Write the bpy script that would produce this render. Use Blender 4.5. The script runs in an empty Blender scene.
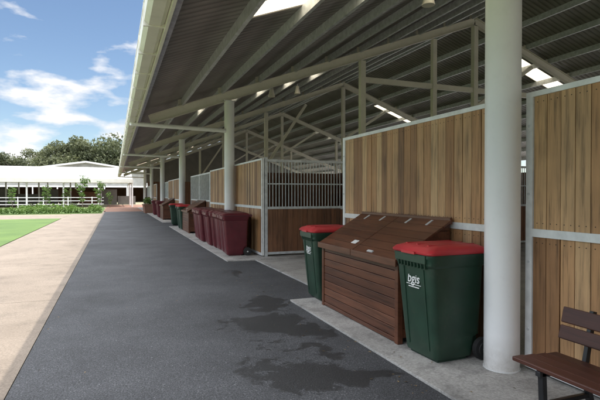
import bpy, math, random
from mathutils import Vector, Matrix
random.seed(7)
R=math.radians
scene=bpy.context.scene
scene.view_settings.view_transform='Standard'
scene.view_settings.look='None'
scene.view_settings.exposure=0

# ---------------------------------------------------------------- materials
def newmat(name):
    m=bpy.data.materials.new(name); m.use_nodes=True
    nt=m.node_tree
    return m,nt,nt.nodes['Principled BSDF']
def nd(nt,t,**kw):
    n=nt.nodes.new(t)
    for k,v in kw.items(): setattr(n,k,v)
    return n
def coords(nt,scale=(1,1,1)):
    tc=nd(nt,'ShaderNodeTexCoord'); mp=nd(nt,'ShaderNodeMapping')
    mp.inputs['Scale'].default_value=scale
    nt.links.new(tc.outputs['Object'],mp.inputs['Vector'])
    return mp.outputs['Vector']
def noise(nt,vec,scale,detail=4,rough=.6):
    n=nd(nt,'ShaderNodeTexNoise'); n.inputs['Scale'].default_value=scale
    n.inputs['Detail'].default_value=detail; n.inputs['Roughness'].default_value=rough
    nt.links.new(vec,n.inputs['Vector']); return n.outputs['Fac']
def ramp(nt,fac,stops):
    r=nd(nt,'ShaderNodeValToRGB')
    el=r.color_ramp.elements
    el[0].position=stops[0][0]; el[0].color=(*stops[0][1],1)
    el[1].position=stops[-1][0]; el[1].color=(*stops[-1][1],1)
    for p,c in stops[1:-1]:
        e=el.new(p); e.color=(*c,1)
    nt.links.new(fac,r.inputs['Fac']); return r.outputs['Color']
def mixc(nt,a,b,fac,mode='MIX'):
    m=nd(nt,'ShaderNodeMix',data_type='RGBA',blend_type=mode)
    for s,v in ((m.inputs[6],a),(m.inputs[7],b),(m.inputs[0],fac)):
        if hasattr(v,'links'): nt.links.new(v,s)
        elif isinstance(v,(int,float)): s.default_value=v
        else: s.default_value=(*v,1)
    return m.outputs[2]
def bump(nt,bs,h,strength=.3,dist=.01):
    b=nd(nt,'ShaderNodeBump'); b.inputs['Strength'].default_value=strength
    b.inputs['Distance'].default_value=dist
    nt.links.new(h,b.inputs['Height']); nt.links.new(b.outputs['Normal'],bs.inputs['Normal'])
def g(v): return (v,v,v)

def paint(name,col,rough=.45,metal=0,var=.12,scale=3,dirt=0.0,base_dirt=False):
    m,nt,bs=newmat(name); v=coords(nt)
    n=noise(nt,v,scale,2)
    lo=tuple(c*(1-var) for c in col); hi=tuple(min(1,c*(1+var)) for c in col)
    c=ramp(nt,n,[(.3,lo),(.7,hi)])
    if dirt>0:
        n2=noise(nt,v,9,5,.7)
        msk=ramp(nt,n2,[(.52,g(0)),(.75,g(dirt))])
        c=mixc(nt,c,(.12,.1,.08),msk)
    if base_dirt:
        sp=nd(nt,'ShaderNodeSeparateXYZ'); nt.links.new(v,sp.inputs[0])
        mr=nd(nt,'ShaderNodeMapRange'); nt.links.new(sp.outputs['Z'],mr.inputs['Value']); mr.inputs['From Min'].default_value=0; mr.inputs['From Max'].default_value=.35; mr.inputs['To Min'].default_value=1; mr.inputs['To Max'].default_value=0
        mu=nd(nt,'ShaderNodeMath',operation='MULTIPLY'); nt.links.new(mr.outputs[0],mu.inputs[0]); nt.links.new(noise(nt,v,14,4,.7),mu.inputs[1])
        c=mixc(nt,c,(.25,.21,.16),mu.outputs[0])
    nt.links.new(c,bs.inputs['Base Color'])
    bs.inputs['Roughness'].default_value=rough; bs.inputs['Metallic'].default_value=metal
    return m

def timber(name,dark,light,grain_axis='Z',rough=.6):
    m,nt,bs=newmat(name)
    sc={'Z':(28,28,1.6),'Y':(28,1.6,28),'X':(1.6,28,28)}[grain_axis]
    v=coords(nt,sc)
    at=nd(nt,'ShaderNodeAttribute',attribute_name='tone')
    add=nd(nt,'ShaderNodeVectorMath',operation='MULTIPLY_ADD')
    nt.links.new(at.outputs['Color'],add.inputs[0]); add.inputs[1].default_value=(37,53,71)
    nt.links.new(v,add.inputs[2])
    gr=noise(nt,add.outputs[0],1.0,5,.65)
    mid=tuple((a+b)/2*f for a,b,f in zip(dark,light,(1.12,.98,.84)))
    base=ramp(nt,at.outputs['Fac'],[(0,dark),(.4,mid),(1,light)])
    grc=ramp(nt,gr,[(.3,g(.45)),(.5,g(.98)),(.75,g(1.2))])
    c=mixc(nt,base,grc,1.0,'MULTIPLY')
    w=noise(nt,coords(nt),1.3,3,.6)
    wc=ramp(nt,w,[(.3,g(.78)),(.7,g(1.1))])
    c=mixc(nt,c,wc,1.0,'MULTIPLY')
    nt.links.new(c,bs.inputs['Base Color'])
    bs.inputs['Roughness'].default_value=rough
    bump(nt,bs,gr,.35,.004)
    return m

M={}
M['white']=paint('white_paint',(.84,.84,.84),.38,0,.03,2,.08)
M['column']=paint('column_white_paint',(.86,.86,.86),.38,0,.02,2,.05,True)
M['cream']=paint('cream_steel_paint',(.70,.665,.57),.45,0,.05,2,.12)
M['galv']=paint('galvanised_steel',(.58,.60,.61),.45,.2,.18,8,.15)
M['galvw']=paint('galvanised_pale',(.74,.75,.75),.45,.1,.10,8,.15)
M['gutter']=paint('gutter_paint',(.76,.74,.67),.4,0,.05,2,.12)
M['bench_metal']=paint('black_metal',(.025,.025,.027),.4,.2,.2,6)
M['rubber']=paint('black_rubber',(.02,.02,.02),.7,0,.2,6)
M['green_plastic']=paint('green_bin_plastic',(.018,.048,.030),.42,0,.18,4,.2)
M['red_plastic']=paint('red_lid_plastic',(.46,.028,.036),.42,0,.15,4,.15)
M['maroon_plastic']=paint('maroon_bin_plastic',(.11,.014,.022),.38,0,.18,4,.15)
M['logo']=paint('white_print',(.75,.76,.75),.5,0,.03,2)
M['dark']=paint('dark_interior',(.02,.018,.016),.8,0,.2,3)
M['timber']=timber('hardwood_boards',(.23,.115,.052),(.60,.385,.20))
M['timber_d']=timber('dark_stained_boards',(.11,.05,.025),(.22,.105,.055))
M['chest']=timber('merbau_slats',(.075,.029,.016),(.145,.059,.032),'Y',.40)
M['benchwood']=timber('bench_slats',(.05,.018,.013),(.085,.031,.021),'Y',.45)

def roofmat(name,col):
    m,nt,bs=newmat(name); v=coords(nt)
    w=nd(nt,'ShaderNodeTexWave',wave_type='BANDS',bands_direction='Y'); w.inputs['Scale'].default_value=1.6
    nt.links.new(v,w.inputs['Vector'])
    n=noise(nt,v,1.2,3)
    c=ramp(nt,n,[(.3,tuple(x*.8 for x in col)),(.7,tuple(x*1.15 for x in col))])
    rb=ramp(nt,w.outputs['Fac'],[(0,g(.55)),(.35,g(1)),(1,g(1.05))])
    c=mixc(nt,c,rb,1,'MULTIPLY')
    nt.links.new(c,bs.inputs['Base Color']); bs.inputs['Roughness'].default_value=.5
    bump(nt,bs,w.outputs['Fac'],.8,.03)
    return m
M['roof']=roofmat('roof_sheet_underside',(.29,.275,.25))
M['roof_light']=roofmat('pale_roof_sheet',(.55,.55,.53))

m,nt,bs=newmat('translucent_roof_sheet')
tr=nd(nt,'ShaderNodeBsdfTranslucent'); tr.inputs['Color'].default_value=(.80,.70,.52,1)
mx=nd(nt,'ShaderNodeMixShader'); mx.inputs[0].default_value=.75
bs.inputs['Base Color'].default_value=(.7,.68,.6,1)
out=nt.nodes['Material Output']
nt.links.new(bs.outputs[0],mx.inputs[1]); nt.links.new(tr.outputs[0],mx.inputs[2]); nt.links.new(mx.outputs[0],out.inputs['Surface'])
M['skylight']=m

def asphalt(name,stains):
    m,nt,bs=newmat(name); v=coords(nt)
    fine=noise(nt,v,75,3,.8); mid=noise(nt,v,1.1,5,.65); big=noise(nt,v,.35,2,.5)
    vo=nd(nt,'ShaderNodeTexVoronoi'); vo.inputs['Scale'].default_value=85; nt.links.new(v,vo.inputs['Vector'])
    c=ramp(nt,fine,[(.34,(.018,.019,.021)),(.5,(.050,.052,.057)),(.62,(.095,.098,.105)),(.74,(.19,.19,.19))])
    sc=ramp(nt,vo.outputs['Color'],[(.0,g(.7)),(.6,g(1)),(.86,g(1.15)),(.95,g(2.2))])
    c=mixc(nt,c,sc,1,'MULTIPLY')
    mc=ramp(nt,mid,[(.3,g(.72)),(.7,g(1.25))])
    c=mixc(nt,c,mc,1,'MULTIPLY')
    bc=ramp(nt,big,[(.35,g(.85)),(.65,g(1.15))]); c=mixc(nt,c,bc,1,'MULTIPLY')
    nz=nd(nt,'ShaderNodeTexNoise'); nz.inputs['Scale'].default_value=2.0; nz.inputs['Detail'].default_value=8; nz.inputs['Roughness'].default_value=.72
    nt.links.new(v,nz.inputs['Vector'])
    sub=nd(nt,'ShaderNodeVectorMath',operation='SUBTRACT'); nt.links.new(nz.outputs['Color'],sub.inputs[0]); sub.inputs[1].default_value=(.5,.5,.5)
    ma=nd(nt,'ShaderNodeVectorMath',operation='MULTIPLY_ADD'); nt.links.new(sub.outputs[0],ma.inputs[0]); ma.inputs[1].default_value=(1.7,1.7,0)
    nt.links.new(v,ma.inputs[2])
    tot=None
    for (sx,sy,rx,ry) in stains:
        s1=nd(nt,'ShaderNodeVectorMath',operation='SUBTRACT'); nt.links.new(ma.outputs[0],s1.inputs[0]); s1.inputs[1].default_value=(sx,sy,0)
        s2=nd(nt,'ShaderNodeVectorMath',operation='MULTIPLY'); nt.links.new(s1.outputs[0],s2.inputs[0]); s2.inputs[1].default_value=(1/rx,1/ry,0)
        ln=nd(nt,'ShaderNodeVectorMath',operation='LENGTH'); nt.links.new(s2.outputs[0],ln.inputs[0])
        if tot is None: tot=ln.outputs['Value']
        else:
            mn=nd(nt,'ShaderNodeMath',operation='MINIMUM'); nt.links.new(tot,mn.inputs[0]); nt.links.new(ln.outputs['Value'],mn.inputs[1]); tot=mn.outputs[0]
    mk=nd(nt,'ShaderNodeMapRange',interpolation_type='SMOOTHSTEP'); nt.links.new(tot,mk.inputs['Value']); mk.inputs['From Min'].default_value=.88; mk.inputs['From Max'].default_value=1.12
    mk.inputs['To Min'].default_value=1; mk.inputs['To Max'].default_value=0
    c=mixc(nt,c,mixc(nt,c,g(.34),1,'MULTIPLY'),mk.outputs[0])
    mr=nd(nt,'ShaderNodeMapRange'); nt.links.new(mk.outputs[0],mr.inputs['Value']); mr.inputs['To Min'].default_value=.88; mr.inputs['To Max'].default_value=.6
    nt.links.new(mr.outputs[0],bs.inputs['Roughness'])
    nt.links.new(c,bs.inputs['Base Color'])
    bump(nt,bs,fine,.9,.008)
    return m
M['asphalt']=asphalt('asphalt',[(1.72,5.65,.45,.40),(2.1,5.2,.30,.32),(2.05,6.75,.24,.6),(1.6,3.9,.45,.28),(2.05,3.62,.27,.2),(1.25,4.2,.2,.16),(1.9,4.55,.22,.12),(2.2,9.4,.12,.5),(1.5,4.9,.1,.12)])

def ground(name,c0,c1,s1=.8,s2=60,rough=.85,bs_=.3,stain=0):
    m,nt,bs=newmat(name); v=coords(nt)
    a=noise(nt,v,s1,5,.6); b=noise(nt,v,s2,3,.7)
    c=ramp(nt,a,[(.3,c0),(.7,c1)])
    bc=ramp(nt,b,[(.3,g(.68)),(.7,g(1.25))]); c=mixc(nt,c,bc,1,'MULTIPLY')
    if stain:
        s=noise(nt,v,2.3,5,.7); sc=ramp(nt,s,[(.50,g(1)),(.72,g(1-stain))]); c=mixc(nt,c,sc,1,'MULTIPLY')
    nt.links.new(c,bs.inputs['Base Color']); bs.inputs['Roughness'].default_value=rough
    bump(nt,bs,b,bs_,.01); return m
M['path']=ground('exposed_concrete',(.160,.128,.098),(.215,.175,.137),.7,50,stain=.3)
M['slab']=ground('concrete_slab',(.27,.265,.25),(.40,.39,.37),1.2,45,stain=.5)
M['grass']=ground('grass',(.045,.092,.014),(.09,.15,.027),.5,35,.9,1.0)
M['dirt']=ground('dry_ground',(.16,.15,.09),(.26,.24,.15),.05,3,.9)
M['redpave']=ground('red_paving',(.20,.105,.07),(.27,.145,.10),1,40)
M['innerfloor']=ground('inner_concrete',(.28,.27,.25),(.38,.37,.35),1.2,50,stain=.3)

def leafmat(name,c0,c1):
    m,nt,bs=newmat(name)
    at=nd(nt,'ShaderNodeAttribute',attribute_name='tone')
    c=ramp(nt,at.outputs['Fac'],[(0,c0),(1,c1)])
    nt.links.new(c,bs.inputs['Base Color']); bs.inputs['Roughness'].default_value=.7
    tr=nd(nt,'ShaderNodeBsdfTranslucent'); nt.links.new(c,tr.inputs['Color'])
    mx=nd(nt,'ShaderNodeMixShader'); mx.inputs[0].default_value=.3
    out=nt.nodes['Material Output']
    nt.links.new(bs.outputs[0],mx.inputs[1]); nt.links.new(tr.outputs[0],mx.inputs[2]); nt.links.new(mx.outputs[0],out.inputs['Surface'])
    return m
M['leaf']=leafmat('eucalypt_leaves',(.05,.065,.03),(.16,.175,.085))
M['leaf2']=leafmat('young_leaves',(.06,.12,.02),(.15,.24,.045))
M['litter']=leafmat('dry_leaves',(.08,.05,.025),(.26,.19,.10))
M['bark']=paint('bark',(.20,.16,.12),.85,0,.3,4)

# ---------------------------------------------------------------- mesh builder
class MB:
    def __init__(s): s.v=[];s.f=[];s.m=[];s.t=[];s.mats=[]
    def mi(s,mat):
        if mat not in s.mats: s.mats.append(mat)
        return s.mats.index(mat)
    def poly(s,pts,mat,tone=.5):
        b=len(s.v); s.v+= [tuple(p) for p in pts]; s.f.append(tuple(range(b,b+len(pts)))); s.m.append(s.mi(mat)); s.t.append(tone)
    def faces(s,pts,fs,mat,tone=.5):
        b=len(s.v); s.v+=[tuple(p) for p in pts]; k=s.mi(mat)
        for f in fs: s.f.append(tuple(b+i for i in f)); s.m.append(k); s.t.append(tone)
    def box(s,x0,x1,y0,y1,z0,z1,mat,tone=.5):
        p=[(x0,y0,z0),(x1,y0,z0),(x1,y1,z0),(x0,y1,z0),(x0,y0,z1),(x1,y0,z1),(x1,y1,z1),(x0,y1,z1)]
        s.faces(p,[(0,3,2,1),(4,5,6,7),(0,1,5,4),(1,2,6,5),(2,3,7,6),(3,0,4,7)],mat,tone)
    def beam(s,a,b,w,h,mat,tone=.5,up=(0,0,1)):
        a=Vector(a);b=Vector(b);d=(b-a).normalized();u=Vector(up)
        sd=d.cross(u)
        if sd.length<1e-4: sd=d.cross(Vector((0,1,0)))
        sd.normalize();u=sd.cross(d).normalized()
        p=[]
        for q in (a,b):
            for i,j in((-1,-1),(1,-1),(1,1),(-1,1)): p.append(q+sd*i*w/2+u*j*h/2)
        s.faces(p,[(0,1,2,3),(7,6,5,4),(0,4,5,1),(1,5,6,2),(2,6,7,3),(3,7,4,0)],mat,tone)
    def cyl(s,a,b,r0,r1,mat,n=16,tone=.5,caps=True):
        a=Vector(a);b=Vector(b);d=(b-a).normalized()
        t=Vector((1,0,0)) if abs(d.x)<.9 else Vector((0,1,0))
        u=d.cross(t).normalized();w=d.cross(u)
        p=[]
        for q,r in((a,r0),(b,r1)):
            for i in range(n):
                an=2*math.pi*i/n; p.append(q+u*math.cos(an)*r+w*math.sin(an)*r)
        fs=[(i,(i+1)%n,n+(i+1)%n,n+i) for i in range(n)]
        if caps: fs+= [tuple(range(n-1,-1,-1)),tuple(range(n,2*n))]
        s.faces(p,fs,mat,tone)
    def loft(s,secs,mat,tone=.5,caps=True):
        n=len(secs[0]);p=[q for sc in secs for q in sc];fs=[]
        for k in range(len(secs)-1):
            for i in range(n): fs.append((k*n+i,k*n+(i+1)%n,(k+1)*n+(i+1)%n,(k+1)*n+i))
        if caps: fs+=[tuple(range(n-1,-1,-1)),tuple(range((len(secs)-1)*n,len(secs)*n))]
        s.faces(p,fs,mat,tone)
    def mesh(s,name,smooth=None):
        me=bpy.data.meshes.new(name); me.from_pydata(s.v,[],s.f)
        for mt in s.mats: me.materials.append(mt)
        me.polygons.foreach_set('material_index',s.m)
        at=me.attributes.new('tone','FLOAT_COLOR','FACE')
        buf=[]
        for t in s.t: buf+=[t,t,t,1]
        at.data.foreach_set('color',buf)
        if smooth:
            me.shade_smooth(); me.set_sharp_from_angle(angle=R(smooth))
        me.update(); return me
    def obj(s,name,parent=None,smooth=None,bevel=0,loc=(0,0,0),rz=0):
        o=bpy.data.objects.new(name,s.mesh(name,smooth)); scene.collection.objects.link(o)
        o.location=loc; o.rotation_euler=(0,0,rz)
        if parent: o.parent=parent
        if bevel:
            b=o.modifiers.new('bevel','BEVEL'); b.width=bevel; b.segments=2; b.limit_method='ANGLE'; b.angle_limit=R(40)
        return o
def empty(name,loc=(0,0,0),rz=0):
    e=bpy.data.objects.new(name,None); scene.collection.objects.link(e); e.location=loc; e.rotation_euler=(0,0,rz); e.empty_display_size=.2
    return e
def rt(): return random.random()

# ---------------------------------------------------------------- ground
def sheet(name,x0,x1,y0,y1,z,mat):
    b=MB(); b.poly([(x0,y0,z),(x1,y0,z),(x1,y1,z),(x0,y1,z)],mat); return b.obj(name)
sheet('ground',-1500,1500,-600,2500,0,M['dirt'])
sheet('asphalt_road',-.8,24,-25,46,.012,M['asphalt'])
b=MB()
for i in range(-6,12):
    y0=i*4.0; b.box(-3.2,-.806,y0+.006,y0+3.994,-.05,.016,M['path'])
b.obj('concrete_path')
b=MB(); b.box(-60,-3.21,34.2,39.8,-.05,.02,M['path']); b.obj('cross_path')
sheet('grass',-60,-3.21,-25,34.2,.03,M['grass'])
sheet('grass_verge',-60,-1.0,42,58,.03,M['grass'])
sheet('red_paving',-.95,8,46.01,75,.016,M['redpave'])
sheet('stable_floor',3.24,60,-25,60,.02,M['innerfloor'])
b=MB()
b.box(2.42,3.7,-6,-.3,-.05,.035,M['slab'])
for y0,y1 in ((-.294,2.7),(2.706,5.0),(5.006,6.68)): b.box(2.42,3.7,y0,y1,-.05,.035,M['slab'])
for y0,y1 in ((11.05,14.2),(14.206,17.4),(17.406,20.6),(20.606,24)): b.box(2.45,3.6,y0,y1,-.05,.035,M['slab'])
b.box(3.6,12,11.05,11.6,-.05,.035,M['slab'])
for i in range(9): b.box(2.45,3.6,27.4+i*3.5,27.4+i*3.5+3.49,-.05,.035,M['slab'])
b.box(3.12,3.22,6.68,11.05,-.05,.04,M['slab'])
b.obj('concrete_slab',bevel=.004)
# sparse leaf litter and grit
rs=random.Random(21); b=MB()
for i in range(260):
    if rs.random()<.5: x=2.42-abs(rs.gauss(0,.25)); z=.016
    elif rs.random()<.6: x=rs.uniform(2.45,3.38); z=.039
    else: x=rs.uniform(-3.1,2.3); z=.020
    y=rs.uniform(2.0,14); s=rs.uniform(.008,.022); a=rs.uniform(0,6.28); c_,s_=math.cos(a)*s,math.sin(a)*s
    b.poly([(x-c_,y-s_,z),(x+s_*.4,y-c_*.4,z+rs.uniform(0,.006)),(x+c_,y+s_,z),(x-s_*.4,y+c_*.4,z+rs.uniform(0,.006))],M['litter'],rs.random())
b.obj('leaf_litter')

# ---------------------------------------------------------------- stable building roof
stable=empty('stable_building')
XG,ZG,SL=0.52,3.80,.37
XR=12.5
def rz_(x):
    w=XR-XG; x=x-XG
    return ZG+SL*(x if x<=w else 2*w-x)
ZR=ZG+SL*(XR-XG)
COLY=[3.37+11*i for i in range(-2,6)]
Y0,Y1=-21,60
slopes=[(XG,ZG,XR,ZR),(XR,ZR,2*XR-XG,ZG)]
bs_=MB(); sk=MB()
def slab_sheet(mb,sl,ya,yb,mat):
    x0,z0,x1,z1=sl; t=.05
    p=[(x0,ya,z0+.1),(x1,ya,z1+.1),(x1,yb,z1+.1),(x0,yb,z0+.1)]
    q=[(a,b_,c+t) for a,b_,c in p]
    mb.faces(p+q,[(0,3,2,1),(4,5,6,7),(0,1,5,4),(1,2,6,5),(2,3,7,6),(3,0,4,7)],mat)
for k,sl in enumerate(slopes):
    ya=Y0
    fa,fb,off,wd=((.13,.62,3.55,.75),(.25,.50,.85,.8))[k]
    for cy in COLY:
        s0=cy+off; s1=s0+wd
        if s1<Y1:
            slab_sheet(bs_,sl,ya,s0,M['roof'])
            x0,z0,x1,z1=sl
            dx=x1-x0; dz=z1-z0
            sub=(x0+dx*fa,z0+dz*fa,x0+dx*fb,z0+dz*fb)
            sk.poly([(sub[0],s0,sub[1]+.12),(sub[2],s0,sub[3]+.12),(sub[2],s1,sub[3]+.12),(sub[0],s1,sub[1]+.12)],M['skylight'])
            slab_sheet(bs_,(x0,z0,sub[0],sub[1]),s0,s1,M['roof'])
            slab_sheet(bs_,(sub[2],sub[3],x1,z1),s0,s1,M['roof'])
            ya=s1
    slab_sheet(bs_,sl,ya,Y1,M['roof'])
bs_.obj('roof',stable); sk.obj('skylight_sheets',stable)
b=MB()
for k,(x0,z0,x1,z1) in enumerate(slopes):
    n=10
    for i in range(n+1):
        f=(i+.12)/(n+.24)
        x=x0+(x1-x0)*f; z=z0+(z1-z0)*f
        zt=z+.098
        b.box(x-.004,x+.004,Y0,Y1,zt-.20,zt,M['galv'])
        b.box(x+.004,x+.062,Y0,Y1,zt-.20,zt-.194,M['galv'])
        for cy in COLY: b.box(x-.10,x-.005,cy-.006,cy+.006,zt-.19,zt-.01,M['cream'])
b.obj('purlins',stable)
b=MB()
for cy in COLY:
    for (x0,z0,x1,z1) in slopes:
        a0=.42 if x0<1 else 0
        xa=x0+a0; za=z0+a0*SL if a0 else z0
        L=.27
        def R3(dz): return Vector((xa,cy,za-dz)),Vector((x1,cy,z1-dz))
        p,q=R3(.10+L/2); b.beam(p,q,.012,L,M['cream'])
        p,q=R3(.10); b.beam(p,q,.17,.014,M['cream'])
        p,q=R3(.10+L); b.beam(p,q,.17,.014,M['cream'])
b.obj('rafters',stable)
b=MB()
for i,cy in enumerate(COLY):
    b.box(XR-.09,XR+.09,cy-.09,cy+.09,.02,ZR-.42,M['cream'])
    if i==3:
        b.beam((7.8,cy,5.45),(17.4,cy,5.45),.1,.18,M['cream'])
        b.box(10.6,10.76,cy-.08,cy+.08,.02,rz_(10.66)-.42,M['cream'])
    if i in (4,6): b.beam((7.9,cy+.12,3.3),(10.2,cy+.12,6.7),.14,.14,M['cream'])
    b.beam((XR+.05,cy+.12,4.8),(15.4,cy+.12,6.6),.14,.14,M['cream'])
    b.box(7.7,7.88,cy-.09,cy+.09,.02,rz_(7.8)-.42,M['cream'])
    b.box(17.2,17.38,cy-.09,cy+.09,.02,rz_(17.3)-.42,M['cream'])
    b.box(2*XR-XG-.42,2*XR-XG-.18,cy-.12,cy+.12,.02,ZG-.3,M['cream'])
b.obj('inner_frame',stable)
b=MB()
b.poly([(3.5,Y1-.1,2.9),(2*XR-XG-.5,Y1-.1,2.9),(2*XR-XG-.5,Y1-.1,ZG+.1),(XR,Y1-.1,ZR),(3.5,Y1-.1,rz_(3.5))],M['roof'])
b.obj('gable_sheeting',stable)
b=MB()
prof=[(.56,3.80),(.56,3.62),(.51,3.58),(.38,3.58),(.33,3.63),(.33,3.83),(.345,3.83),(.345,3.64),(.39,3.60),(.5,3.60),(.545,3.63),(.545,3.80)]
secs=[[(x,y,z) for x,z in prof] for y in (Y0,Y1)]
b.loft(secs,M['gutter'])
b.box(.325,.575,Y0,Y1,3.836,3.87,M['gutter'])
y=Y0+.5
while y<Y1:
    b.box(.318,.572,y,y+.03,3.566,3.84,M['gutter']); y+=1.2
b.box(.565,.60,Y0,Y1,3.56,3.895,M['gutter'])
b.obj('gutter',stable)
b=MB()
for cy in COLY:
    b.cyl((.45,cy-.25,3.6),(.45,cy-.25,3.50),.06,.06,M['white'],14)
    b.cyl((.45,cy-.25,3.55),(3.12,cy-.05,3.50),.06,.06,M['white'],14)
b.obj('downpipes',stable,smooth=40)
for (x,y) in ((5.85,8.05),(5.5,17.2),(7.4,19.5),(5.6,28),(5.6,39)):
    b=MB(); zt=rz_(x)+.05
    b.cyl((x,y,zt),(x,y,zt-.14),.012,.012,M['galv'],8)
    b.cyl((x,y,zt-.12),(x,y,zt-.26),.06,.085,M['cream'],20)
    b.cyl((x,y,zt-.26),(x,y,zt-.44),.09,.125,M['cream'],20)
    b.cyl((x,y,zt-.44),(x,y,zt-.46),.13,.13,M['cream'],20)
    b.obj('pendant_lamp',smooth=40)
for cy in COLY:
    b=MB(); ztop=rz_(3.25)-.10-.29
    b.cyl((3.25,cy,.02),(3.25,cy,ztop-.02),.152,.152,M['column'],48)
    b.box(3.06,3.44,cy-.14,cy+.14,ztop-.02,ztop,M['white'])
    b.cyl((3.25,cy,.03),(3.25,cy,.045),.158,.158,M['galvw'],48)
    b.obj('white_column',smooth=40)

# ---------------------------------------------------------------- stable walls
def wall_timber(y0,y1,x=3.42,ztop=2.45,bw=.135,name='timber_wall',mat='timber',joint=3.6,zmid=1.26,screws=False):
    b=MB(); fw=.07
    n=max(1,round((y1-y0)/joint)); L=(y1-y0)/n
    z0=.06
    for k in range(n):
        a=y0+k*L; c=a+L
        b.box(x,x+.06,a,a+fw,z0,ztop,M['galvw']); b.box(x,x+.06,c-fw,c,z0,ztop,M['galvw'])
        b.box(x-.002,x+.062,a,c,ztop,ztop+.045,M['galvw'])
        b.box(x-.001,x+.061,a+fw,c-fw,z0,z0+.06,M['galvw'])
        b.box(x-.001,x+.061,a+fw,c-fw,zmid-.035,zmid+.035,M['galvw'])
        for zz in (.4,1.0,1.6,2.2):
            b.cyl((x,a+.035,zz),(x-.008,a+.035,zz),.012,.012,M['galv'],8)
            b.cyl((x,c-.035,zz),(x-.008,c-.035,zz),.012,.012,M['galv'],8)
        ya=a+fw+.003; m=int(round((c-fw-ya)/bw)); w=(c-fw-ya)/m
        for seg,(za,zb) in enumerate(((z0+.06,zmid-.035),(zmid+.035,ztop))):
            for i in range(m):
                t=rt(); dx=random.uniform(0,.006)
                b.box(x+.012+dx,x+.045,ya+i*w+.002,ya+(i+1)*w-.003-random.uniform(0,.005),za,zb,M[mat],t)
                if screws:
                    for zz in (za+.05,zb-.05):
                        for yy in (ya+i*w+.035,ya+i*w+w-.04):
                            b.cyl((x+.012+dx,yy,zz),(x+.010+dx,yy,zz),.0045,.0045,M['rubber'],6)
        b.box(x+.046,x+.05,a+fw,c-fw,z0+.06,ztop,M['dark'])
    return b.obj(name)
def grille_wall_x(y0,y1,x=3.42,name='stable_grille_wall',ztop=2.45):
    b=MB()
    n=max(1,round((y1-y0)/2.2)); L=(y1-y0)/n; z0=.06;zm=1.3
    for k in range(n):
        a=y0+k*L;c=a+L
        for yy in (a,c-.06): b.box(x,x+.06,yy,yy+.06,z0,ztop,M['galv'])
        for zz in (z0,zm,ztop-.06): b.box(x-.002,x+.062,a+.06,c-.06,zz,zz+.06,M['galv'])
        yy=a+.12
        while yy<c-.08: b.cyl((x+.03,yy,zm+.06),(x+.03,yy,ztop-.06),.010,.010,M['galv'],6); yy+=.14
        yy=a+.065
        while yy<c-.1:
            b.box(x+.01,x+.05,yy,min(yy+.13,c-.06),z0+.06,zm,M['timber_d'],rt()); yy+=.135
    return b.obj(name)
def grille_wall_y(x0,x1,y,name='stable_gate',ztop=2.49,L0=2.35):
    b=MB(); n=max(1,round((x1-x0)/L0)); L=(x1-x0)/n; z0=.08;zm=1.22
    for k in range(n):
        a=x0+k*L;c=a+L
        for xx in (a,c-.07): b.box(xx,xx+.07,y,y+.07,z0-.05,ztop+.03,M['galv'])
        for zz in (z0,zm,ztop-.08,): b.box(a+.07,c-.07,y-.002,y+.062,zz,zz+.06,M['galv'])
        b.box(a+.07,c-.07,y+.01,y+.05,zm+.62,zm+.65,M['galv'])
        xx=a+.13
        while xx<c-.09: b.cyl((xx,y+.03,zm+.06),(xx,y+.03,ztop-.08),.011,.011,M['galv'],6); xx+=.085
        xx=a+.075
        while xx<c-.12:
            b.box(xx,min(xx+.13,c-.07),y+.01,y+.05,z0+.06,zm,M['timber_d'],rt()); xx+=.135
        b.box(c-.16,c-.07,y-.02,y-.004,zm-.02,zm+.04,M['galv'])
    return b.obj(name)
wall_timber(-6,3.27,joint=4.6,screws=True)
wall_timber(3.50,6.95,joint=3.5,screws=True)
wall_timber(11.5,18.5,joint=3.5)
grille_wall_x(18.5,23.5)
wall_timber(28,34,joint=3); grille_wall_x(34,39.5); wall_timber(44,50,joint=3); grille_wall_x(50,57)
grille_wall_y(3.50,12.5,11.5)
def partition(x0,x1,y0,y1,h=2.3):
    b=MB()
    if x1-x0>y1-y0:
        x=x0
        while x<x1: b.box(x,min(x+.133,x1),y0,y1,.06,h,M['timber_d'],rt()); x+=.137
    else:
        y=y0
        while y<y1: b.box(x0,x1,y,min(y+.133,y1),.06,h,M['timber_d'],rt()); y+=.137
    b.obj('stall_partition')
partition(3.5,12.4,15.1,15.15); partition(3.5,12.4,18.8,18.85); partition(12.4,12.45,11.6,23.5); partition(3.5,12.4,23.5,23.55)
partition(7.1,7.15,11.62,15.05)
partition(12.4,12.45,-6,6.95); partition(3.5,12.4,28,28.05); partition(3.5,12.4,44,44.05)
partition(20,20.05,-6,57); partition(3.5,19.9,57,57.05,3.0)

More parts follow.
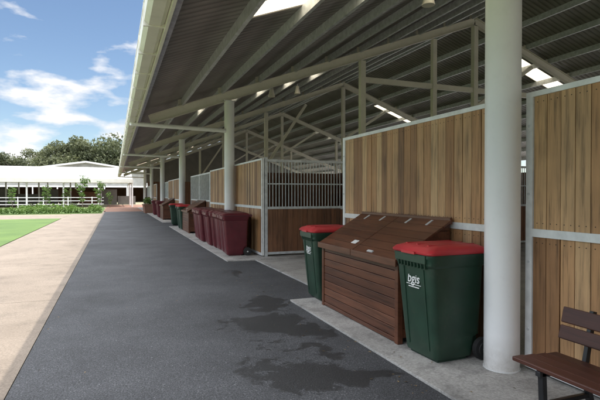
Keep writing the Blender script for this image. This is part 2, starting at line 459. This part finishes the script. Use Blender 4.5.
# ---------------------------------------------------------------- wheelie bins
def rr(cx,cy,hx,hy,r,z,n=5,fx=None):
    pts=[]
    for (sx,sy,a0) in ((1,1,0),(-1,1,90),(-1,-1,180),(1,-1,270)):
        for i in range(n+1):
            a=R(a0+90*i/n); pts.append((cx+sx*(hx-r)+r*math.cos(a),cy+sy*(hy-r)+r*math.sin(a),z))
    return pts
def rr_fix(): pass
def bin_mesh(bodymat,lidmat,name):
    b=MB()
    S=[]
    for z,xf,xb,hy,r in ((.03,-.235,.17,.225,.04),(.05,-.245,.18,.235,.05),(.21,-.262,.20,.243,.05),(.23,-.264,.255,.244,.05),(.6,-.298,.265,.262,.05),(.90,-.325,.275,.275,.05)):
        S.append(rr((xf+xb)/2,0,(xb-xf)/2,hy,r,z))
    b.loft(S,bodymat)
    S=[rr(-.025,0,.300,.278,.055,.86)]+[rr(-.025,0,.318,.290,.055,.885),rr(-.025,0,.318,.290,.055,.93),rr(-.025,0,.33,.296,.06,.945),rr(-.025,0,.33,.296,.06,.975)]
    b.loft(S,bodymat)
    for yy in (-.15,.15): b.beam((-.25,yy,.1),(-.322,yy,.84),.02,.014,bodymat,up=(1,0,0))
    b.box(-.365,-.34,-.23,.23,.90,.972,bodymat)
    for i in range(9): b.box(-.352,-.325,-.21+i*.05,-.20+i*.05,.85,.9,bodymat)
    S=[rr(-.02,0,.345,.300,.06,.978),rr(-.02,0,.350,.304,.06,.985),rr(-.02,0,.350,.304,.06,1.0),rr(-.02,0,.325,.285,.07,1.028),rr(-.01,0,.27,.235,.08,1.05),rr(0,0,.15,.13,.08,1.06)]
    b.loft(S,lidmat)
    for yy in (-.16,0,.16): b.box(-.28,.24,yy-.012,yy+.012,1.03,1.058,lidmat)
    b.box(-.385,-.36,-.10,.10,.975,.998,lidmat)
    b.cyl((.365,-.25,.985),(.365,.25,.985),.016,.016,bodymat,12)
    for yy in (-.25,-.08,.08,.25): b.box(.28,.372,yy-.014,yy+.014,.955,1.0,bodymat)
    for yy in (-.17,.17): b.box(.32,.38,yy-.03,yy+.03,.97,1.01,lidmat)
    b.cyl((.25,-.29,.10),(.25,.29,.10),.012,.012,M['galv'],10)
    for s in (-1,1):
        y0=s*.25;y1=s*.30
        b.cyl((.25,y0,.10),(.25,y1,.10),.10,.10,M['rubber'],28)
        b.cyl((.25,y1,.10),(.25,y1+s*.006,.10),.065,.06,M['rubber'],24)
        b.cyl((.25,y1,.10),(.25,y1+s*.014,.10),.022,.018,M['galv'],12)
    b.box(.14,.24,-.2,.2,.07,.23,bodymat)
    b.box(-.2,.12,-.2,.2,.0,.04,bodymat)
    return b.mesh(name,smooth=38)
gm=bin_mesh(M['green_plastic'],M['red_plastic'],'green_wheelie_bin')
mm=bin_mesh(M['maroon_plastic'],M['maroon_plastic'],'maroon_wheelie_bin')
tc=bpy.data.curves.new('logo_text','FONT'); tc.body='bgis'; tc.size=.12; tc.extrude=.001; tc.offset=.001; tc.align_x='CENTER'
tc.materials.append(M['logo'])
def wbin(mesh,name,x,y,rz=0,logo=False,z=.035,s=1.03):
    o=bpy.data.objects.new(name,mesh); scene.collection.objects.link(o); o.location=(x,y,z); o.rotation_euler=(0,0,rz); o.scale=(s,s,s)
    if logo:
        t=bpy.data.objects.new('logo',tc); scene.collection.objects.link(t); t.parent=o
        t.location=(-.318,0,.70); t.rotation_euler=(R(85),0,R(-90))
        u=MB(); u.box(-.3175,-.3165,-.11,.11,.680,.686,M['logo']); 
        u.box(-.3145,-.3135,-.08,.08,.655,.664,M['logo'])
        u.obj('logo_underline',parent=o)
    return o
wbin(gm,'green_wheelie_bin',2.98,3.88,R(1.5),True)
wbin(gm,'green_wheelie_bin',3.02,6.62,R(-2),True)
for i in range(9):
    wbin(mm,'maroon_wheelie_bin',2.93+random.uniform(-.05,.05),12.15+i*.635+random.uniform(-.02,.02),R(random.uniform(-6,6)))
for y in (21.6,22.3,25.1): wbin(gm,'green_wheelie_bin',2.95,y,R(random.uniform(-4,4)))
for y in (33.2,33.9,37.6): wbin(mm,'maroon_wheelie_bin',2.95,y)

# ---------------------------------------------------------------- slatted chest
def chest(y0,y1,x0=2.74,x1=3.39,zf=.95,zb=1.33,zg=.035):
    e=empty('timber_storage_chest',((x0+x1)/2,(y0+y1)/2,zg))
    ox,oy=(x0+x1)/2,(y0+y1)/2
    def ob(b,name,bev=.004):
        o=b.obj(name,e,bevel=bev,loc=(-ox,-oy,-zg)); return o
    b=MB(); c=M['chest']
    def zt(x): return zf+(zb-zf)*(x-x0)/(x1-x0)-.05
    pr=[(x0+.03,zg+.08),(x1-.01,zg+.08),(x1-.01,zt(x1)),(x0+.03,zt(x0+.03))]
    b.loft([[(x,y,z) for x,z in pr] for y in (y0+.03,y1-.03)],M['dark'])
    ob(b,'carcass',0)
    b=MB()
    n=8; h=(zf-.05-zg-.06)/n
    for i in range(n):
        b.box(x0,x0+.022,y0+.02,y1-.02,zg+.06+i*h,zg+.06+(i+1)*h-.006,c,rt())
    ob(b,'front_slats')
    b=MB()
    for (ya,yb) in ((y0,y0+.022),(y1-.022,y1)):
        z=zg+.06
        while z<zt(x1)-.02:
            za,zb2=z,min(z+h-.006,zt(x1))
            def xat(zz): return max(x0+.025,x0+(zz+.05-zf)/(zb-zf)*(x1-x0))
            t=rt(); pr=[(xat(za),za),(x1,za),(x1,zb2),(xat(zb2),zb2)]
            b.loft([[(x,y,q) for x,q in pr] for y in (ya,yb)],c,t)
            z+=h
    ob(b,'side_slats',0)
    b=MB()
    for (ya,yb) in ((y0-.012,y0+.05),(y1-.05,y1+.012)):
        b.box(x0-.012,x0+.05,ya,yb,zg,zf-.05,c,.3)
    b.box(x0-.006,x0+.018,y0+.05,y1-.05,zg+.01,zg+.055,c,.2)
    ob(b,'corner_posts')
    b=MB()
    d=Vector((x1-x0,0,zb-zf)); L=d.length; d.normalize(); nrm=Vector((-d.z,0,d.x))
    st=Vector((x0,0,zf-.02))-d*.05; n=6; w=(L+.05)/n
    ym=(y0+y1)/2
    for (ya,yb) in ((y0-.04,ym-.006),(ym+.006,y1+.04)):
        for i in range(n):
            p=st+d*(w*(i+.5))
            b.beam((p.x,ya,p.z),(p.x,yb,p.z),w-.007,.024,c,rt(),up=nrm)
        b.box(st.x-.02,st.x-.001,ya,yb,st.z-.055,st.z+.02,c,.6)
        for yy in (ya+.12,yb-.16):
            b.beam(st+d*.03+Vector((0,yy,0))-nrm*.025,st+d*L+Vector((0,yy,0))-nrm*.025,.05,.024,c,.3,up=nrm)
    b.box(x1-.02,x1+.01,y0-.03,y1+.03,zb-.06,zb+.012,c,.4)
    ob(b,'sloping_lid')
    b=MB()
    for yy in (y0+.25,ym-.3,ym+.3,y1-.25):
        p=st+d*(L-.04)+nrm*.015; b.beam(p+Vector((0,yy-.018,0)),p+Vector((0,yy+.018,0)),.10,.006,M['galv'],up=nrm)
    p=st+d*.16+nrm*.0145; b.beam(p+Vector((0,ym+.10,0)),p+Vector((0,ym+.22,0)),.07,.003,M['logo'],up=nrm)
    p=st+d*.05+nrm*.016; b.beam(p+Vector((0,ym-.45,0)),p+Vector((0,ym-.33,0)),.03,.012,M['galv'],up=nrm)
    ob(b,'hinges_and_label',0)
    return e
chest(4.27,6.2)
chest(19.4,21.2)
chest(30.2,32.2)

# ---------------------------------------------------------------- bench
def bench(yc0,yc1):
    e=empty('park_bench',(2.85,(yc0+yc1)/2,.035)); off=(-2.85,-(yc0+yc1)/2,-.035)
    b=MB()
    for i in range(4): 
        x=2.60+i*.108; b.box(x,x+.098,yc0,yc1,.43-i*.006,.462-i*.006,M['benchwood'],rt())
    b.obj('seat',e,bevel=.008,loc=off)
    b=MB()
    for k,(z0,z1) in enumerate(((.54,.64),(.655,.77))):
        x=3.06+k*.03; b.beam((x,yc0,(z0+z1)/2),(x,yc1,(z0+z1)/2),.03,z1-z0,M['benchwood'],rt(),up=(.25,0,1))
    b.obj('backrest',e,bevel=.008,loc=off)
    for k,yy in enumerate((yc0+.22,yc1-.22)):
        b=MB(); mt=M['bench_metal']
        b.beam((2.66,yy,.035),(2.64,yy,.42),.04,.04,mt,up=(0,1,0))
        b.beam((3.12,yy,.035),(3.02,yy,.42),.04,.04,mt,up=(0,1,0))
        b.beam((2.60,yy,.41),(3.05,yy,.39),.04,.035,mt)
        b.beam((3.03,yy,.38),(3.115,yy,.78),.04,.03,mt,up=(0,1,0))
        b.beam((2.66,yy,.2),(3.07,yy,.2),.03,.03,mt)
        b.box(2.60,2.72,yy-.035,yy+.035,.035,.045,mt); b.box(3.06,3.18,yy-.035,yy+.035,.035,.045,mt)
        b.obj('leg_%d'%(k+1),e,bevel=.004,loc=off)
bench(.95,2.6)

# ---------------------------------------------------------------- background
arc=empty('covered_arcade')
b=MB()
Ya,Yb=62,72
b.faces([(-75,Ya,3.3),(2,Ya,3.3),(2,Yb,5.2),(-75,Yb,5.2),(-75,Ya,3.36),(2,Ya,3.36),(2,Yb,5.26),(-75,Yb,5.26)],[(0,3,2,1),(4,5,6,7),(0,1,5,4),(1,2,6,5),(2,3,7,6),(3,0,4,7)],M['roof_light'])
b.faces([(-75,Yb,5.2),(2,Yb,5.2),(2,82,3.3),(-75,82,3.3),(-75,Yb,5.26),(2,Yb,5.26),(2,82,3.36),(-75,82,3.36)],[(0,3,2,1),(4,5,6,7),(0,1,5,4),(1,2,6,5),(2,3,7,6),(3,0,4,7)],M['roof_light'])
b.obj('roof',arc)
b=MB(); b.box(-75,2.05,Ya-.12,Ya-.004,2.95,3.42,M['gutter']); b.box(2.02,2.1,Ya,82,3.0,3.3,M['gutter']); b.obj('fascia',arc)
b=MB()
x=-74
while x<2.2:
    b.cyl((x,Ya+.5,0),(x,Ya+.5,3.3),.10,.10,M['white'],10); b.cyl((x,Yb,0),(x,Yb,5.1),.10,.10,M['white'],10); b.cyl((x,81,0),(x,81,3.4),.10,.10,M['white'],10)
    b.beam((x,Ya,3.2),(x,Yb,5.1),.1,.2,M['cream']); x+=3.8
b.obj('posts',arc)
b=MB()
x=-75
while x<1.5:
    if random.random()<.85:
        h=random.choice((1.3,1.6,1.9,2.3)); b.box(x,x+2.5,76,76.08,.05,h,M['timber_d'] if random.random()<.75 else M['roof'],rt())
    x+=2.6
b.obj('yard_fence')
b=MB()
for zz in (.40,.78,1.16): b.box(-75,-1.2,60.4,60.44,zz,zz+.07,M['white'])
x=-75
while x<-1: b.box(x,x+.09,60.38,60.46,.0,1.28,M['white']); x+=2.5
b.obj('rail_fence')
def shed(name,x0,x1,y0,y1,ze,zr,wall):
    e=empty(name,((x0+x1)/2,(y0+y1)/2,0)); off=(-(x0+x1)/2,-(y0+y1)/2,0); xm=(x0+x1)/2
    b=MB()
    b.faces([(x0-.6,y0-.6,ze),(xm,y0-.6,zr),(xm,y1,zr),(x0-.6,y1,ze)],[(0,1,2,3)],M['roof_light'])
    b.faces([(x1+.6,y0-.6,ze),(xm,y0-.6,zr),(xm,y1,zr),(x1+.6,y1,ze)],[(3,2,1,0)],M['roof_light'])
    b.beam((x0-.6,y0-.62,ze-.12),(xm,y0-.62,zr-.12),.06,.3,M['white']); b.beam((x1+.6,y0-.62,ze-.12),(xm,y0-.62,zr-.12),.06,.3,M['white'])
    b.obj('roof',e,loc=off)
    b=MB()
    b.poly([(x0,y0,3.0),(x1,y0,3.0),(x1,y0,ze),(xm,y0,zr-.15),(x0,y0,ze)],wall)
    b.box(x0,x0+.1,y0+.01,y1,0,ze-.05,wall); b.box(x1-.1,x1,y0+.01,y1,0,ze-.05,wall); b.box(x0+.1,x1-.1,y1-12,y1-11.9,0,ze,M['timber_d'])
    b.obj('walls',e,loc=off)
    b=MB()
    x=x0+.1
    while x<x1:
        b.box(x,x+.2,y0-.05,y0+.15,0,3.0,M['white']); x+=4
    b.box(x0,x1,y0-.08,y0-.01,2.85,3.15,M['white'])
    b.obj('posts',e,loc=off)
shed('white_shed',-22,12,98,130,5.0,7.7,M['roof_light'])
shed('white_shed',-60,-30,102,130,4.6,6.2,M['roof_light'])
shed('grey_shed',30,60,80,120,4.6,7,M['roof_light'])

def leafcloud(b,cx,cy,cz,rx,ry,rz0,n,size,mat,box=False,tb=0,up=.5):
    for _ in range(n):
        if box: p=Vector((cx+random.uniform(-rx,rx),cy+random.uniform(-ry,ry),cz+random.uniform(-rz0,rz0)*1.0+random.gauss(0,.03)))
        else:
            u=Vector((random.gauss(0,1),random.gauss(0,1),random.gauss(0,1))).normalized()*(random.random()**.45)
            p=Vector((cx+u.x*rx,cy+u.y*ry,cz+u.z*rz0))
        a=Vector((random.gauss(0,1),random.gauss(0,1),random.gauss(0,1))).normalized()
        c=a.cross(Vector((random.gauss(0,1),random.gauss(0,1),random.gauss(0,1)))).normalized()
        s=size*random.uniform(.6,1.3)
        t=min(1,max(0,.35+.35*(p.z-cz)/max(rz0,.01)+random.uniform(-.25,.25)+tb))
        b.poly([p-a*s*.5,p+c*s*.28,p+a*s*.5,p-c*s*.28],mat,t)
b=MB(); 
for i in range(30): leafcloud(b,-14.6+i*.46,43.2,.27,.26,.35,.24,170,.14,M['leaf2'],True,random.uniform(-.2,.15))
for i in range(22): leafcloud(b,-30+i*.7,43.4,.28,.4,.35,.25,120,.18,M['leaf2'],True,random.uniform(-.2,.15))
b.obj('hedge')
b=MB()
for i in range(60):
    x=random.uniform(-24,-1.4); leafcloud(b,x,random.uniform(46,55),random.uniform(.2,.4),.5,.5,random.uniform(.2,.35),110,.2,random.choice((M['leaf'],M['leaf2'])),False,random.uniform(-.2,.2))
b.obj('garden_shrubs')

def tree_mesh(name,H,spread,nl,leafmat_,lsize,seed,trunk=.25,low=.3,nb=14):
    random.seed(seed); b=MB()
    pts=[Vector((0,0,0))]
    for i in range(4): pts.append(pts[-1]+Vector((random.uniform(-.05,.05)*H,random.uniform(-.05,.05)*H,H*.17)))
    for i in range(4): b.cyl(pts[i],pts[i+1],trunk*(1-i*.18),trunk*(1-(i+1)*.18),M['bark'],8,caps=False)
    tips=[]
    for i in range(nb):
        k=random.choice((1,2,3,4)); s=pts[k]; an=random.uniform(0,6.28); 
        e=s+Vector((math.cos(an)*spread*random.uniform(.4,.95),math.sin(an)*spread*random.uniform(.4,.95),H*random.uniform(.08,.32)))
        if e.z<H*low: e.z=H*low+random.uniform(0,.1)*H
        mid=(s+e)/2+Vector((0,0,-H*.03))
        b.cyl(s,mid,trunk*.4,trunk*.25,M['bark'],6,caps=False); b.cyl(mid,e,trunk*.25,trunk*.08,M['bark'],6,caps=False); tips.append(e); tips.append(mid+Vector((random.gauss(0,1),random.gauss(0,1),.5))*spread*.2)
    tips.append(pts[-1]+Vector((0,0,H*.22))); tips.append(pts[-1]+Vector((spread*.2,0,H*.12)))
    per=nl//len(tips)
    for t in tips:
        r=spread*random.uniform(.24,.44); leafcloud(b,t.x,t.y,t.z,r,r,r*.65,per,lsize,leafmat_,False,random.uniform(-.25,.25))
    return b.mesh(name)
tm=[tree_mesh('tree_mesh_a',14,6.5,9500,M['leaf'],.62,1,.35,nb=20),tree_mesh('tree_mesh_b',12,7,9500,M['leaf'],.62,5,.35,nb=20),tree_mesh('tree_mesh_c',15,6,9500,M['leaf'],.6,9,.35,nb=20)]
sap=tree_mesh('sapling_mesh',3.8,.75,750,M['leaf2'],.17,12,.05,.25)
random.seed(3)
def place(px,depth,k,s,name='gum_tree'):
    az=R(21.1)+math.atan((px-300)/480); d=depth/math.cos(az-R(21.1))
    o=bpy.data.objects.new(name,k); scene.collection.objects.link(o); o.location=(math.sin(az)*d,math.cos(az)*d,0); o.rotation_euler=(0,0,random.uniform(0,6)); o.scale=(s,s,s*random.uniform(.95,1.05))
for px,dep,k,s in ((4,150,1,1.08),(18,145,1,1.08),(32,150,1,1.05),(55,140,2,1.08),(66,135,0,1.2),(78,135,2,1.16),(90,135,1,1.4),(104,135,0,1.12),(116,140,1,1.1),(-16,140,1,1.1),(-50,150,0,1),(135,170,1,1),(150,180,2,1),(44,165,1,1.0)):
    place(px,dep,tm[k],s)
for px,dep,s in ((82,47,.95),(99,49,.8),(46,50,.7),(66,56,.65),(12,50,.7),(110,55,.55)): place(px,dep,sap,s,'sapling')
b=MB()
random.seed(11)
for i in range(150):
    a=R(-75+i*1.15); d=random.uniform(260,330); leafcloud(b,math.sin(a)*d,math.cos(a)*d,4.5,6,5,random.uniform(3.5,6.5),90,2.2,M['leaf'],False,random.uniform(-.2,.1))
b.obj('distant_trees')
for x,y in ((2.6,41.5),(2.6,43.2)):
    b=MB(); b.loft([rr(x,y,.3,.3,.05,.02),rr(x,y,.38,.38,.05,.65),rr(x,y,.42,.42,.05,.66),rr(x,y,.42,.42,.05,.74)],M['redpave'])
    leafcloud(b,x,y,1.0,.35,.35,.35,220,.14,M['leaf2']); b.obj('planter')

# ---------------------------------------------------------------- light & sky
EL,AZ=72,100
w=bpy.data.worlds.new('World'); scene.world=w; w.use_nodes=True
nt=w.node_tree; bg=nt.nodes['Background']
sky=nd(nt,'ShaderNodeTexSky',sky_type='NISHITA'); sky.sun_disc=False; sky.sun_elevation=R(EL); sky.sun_rotation=R(AZ)
sky.air_density=1.0; sky.dust_density=.2; sky.ozone_density=2.2
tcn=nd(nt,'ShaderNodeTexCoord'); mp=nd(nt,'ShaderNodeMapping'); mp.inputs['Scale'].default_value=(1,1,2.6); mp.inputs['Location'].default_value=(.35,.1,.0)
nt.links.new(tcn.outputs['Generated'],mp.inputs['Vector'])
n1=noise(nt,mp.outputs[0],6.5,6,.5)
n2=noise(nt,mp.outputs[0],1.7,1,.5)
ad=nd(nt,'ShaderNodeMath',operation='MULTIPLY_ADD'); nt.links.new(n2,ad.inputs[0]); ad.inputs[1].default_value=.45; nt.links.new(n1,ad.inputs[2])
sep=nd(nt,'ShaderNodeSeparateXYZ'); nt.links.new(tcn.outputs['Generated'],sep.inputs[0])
el=ramp(nt,sep.outputs['Z'],[(0,g(.10)),(.10,g(.11)),(.2,g(.06)),(.3,g(.01)),(.40,g(.03)),(.55,g(.22)),(1,g(.25))])  # cloud cover thickens overhead, out of view: added as neutral fill light
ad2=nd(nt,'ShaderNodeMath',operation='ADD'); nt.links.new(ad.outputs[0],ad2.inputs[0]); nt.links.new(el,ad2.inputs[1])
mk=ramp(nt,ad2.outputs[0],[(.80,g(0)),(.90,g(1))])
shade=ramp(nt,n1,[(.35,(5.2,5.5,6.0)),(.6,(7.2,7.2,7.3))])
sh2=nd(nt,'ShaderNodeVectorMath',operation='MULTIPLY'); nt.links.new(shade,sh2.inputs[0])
mrr=nd(nt,'ShaderNodeMapRange'); nt.links.new(sep.outputs['Z'],mrr.inputs['Value']); mrr.inputs['From Min'].default_value=.38; mrr.inputs['From Max'].default_value=.6; mrr.inputs['To Min'].default_value=1; mrr.inputs['To Max'].default_value=5.2  # unseen high clouds made far brighter than the low ones, to fill the shade
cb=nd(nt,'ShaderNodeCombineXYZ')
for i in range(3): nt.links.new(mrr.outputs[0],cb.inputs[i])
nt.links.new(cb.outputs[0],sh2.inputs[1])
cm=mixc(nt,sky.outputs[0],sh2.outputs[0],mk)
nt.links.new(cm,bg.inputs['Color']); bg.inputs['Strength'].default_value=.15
sd=bpy.data.lights.new('sun','SUN'); sd.energy=4.8; sd.angle=R(.53); sd.color=(1,.95,.87)
so=bpy.data.objects.new('sun',sd); scene.collection.objects.link(so)
dirv=Vector((math.sin(R(AZ))*math.cos(R(EL)),math.cos(R(AZ))*math.cos(R(EL)),math.sin(R(EL))))
so.rotation_euler=dirv.to_track_quat('Z','Y').to_euler(); so.location=dirv*80

# ---------------------------------------------------------------- camera
cd=bpy.data.cameras.new('camera'); cd.sensor_width=36; cd.lens=28.8; cd.clip_end=5000; cd.clip_start=.05
co=bpy.data.objects.new('camera',cd); scene.collection.objects.link(co); co.location=(0,0,1.6)
co.rotation_euler=(R(90-.72),0,R(-21.1)); scene.camera=co
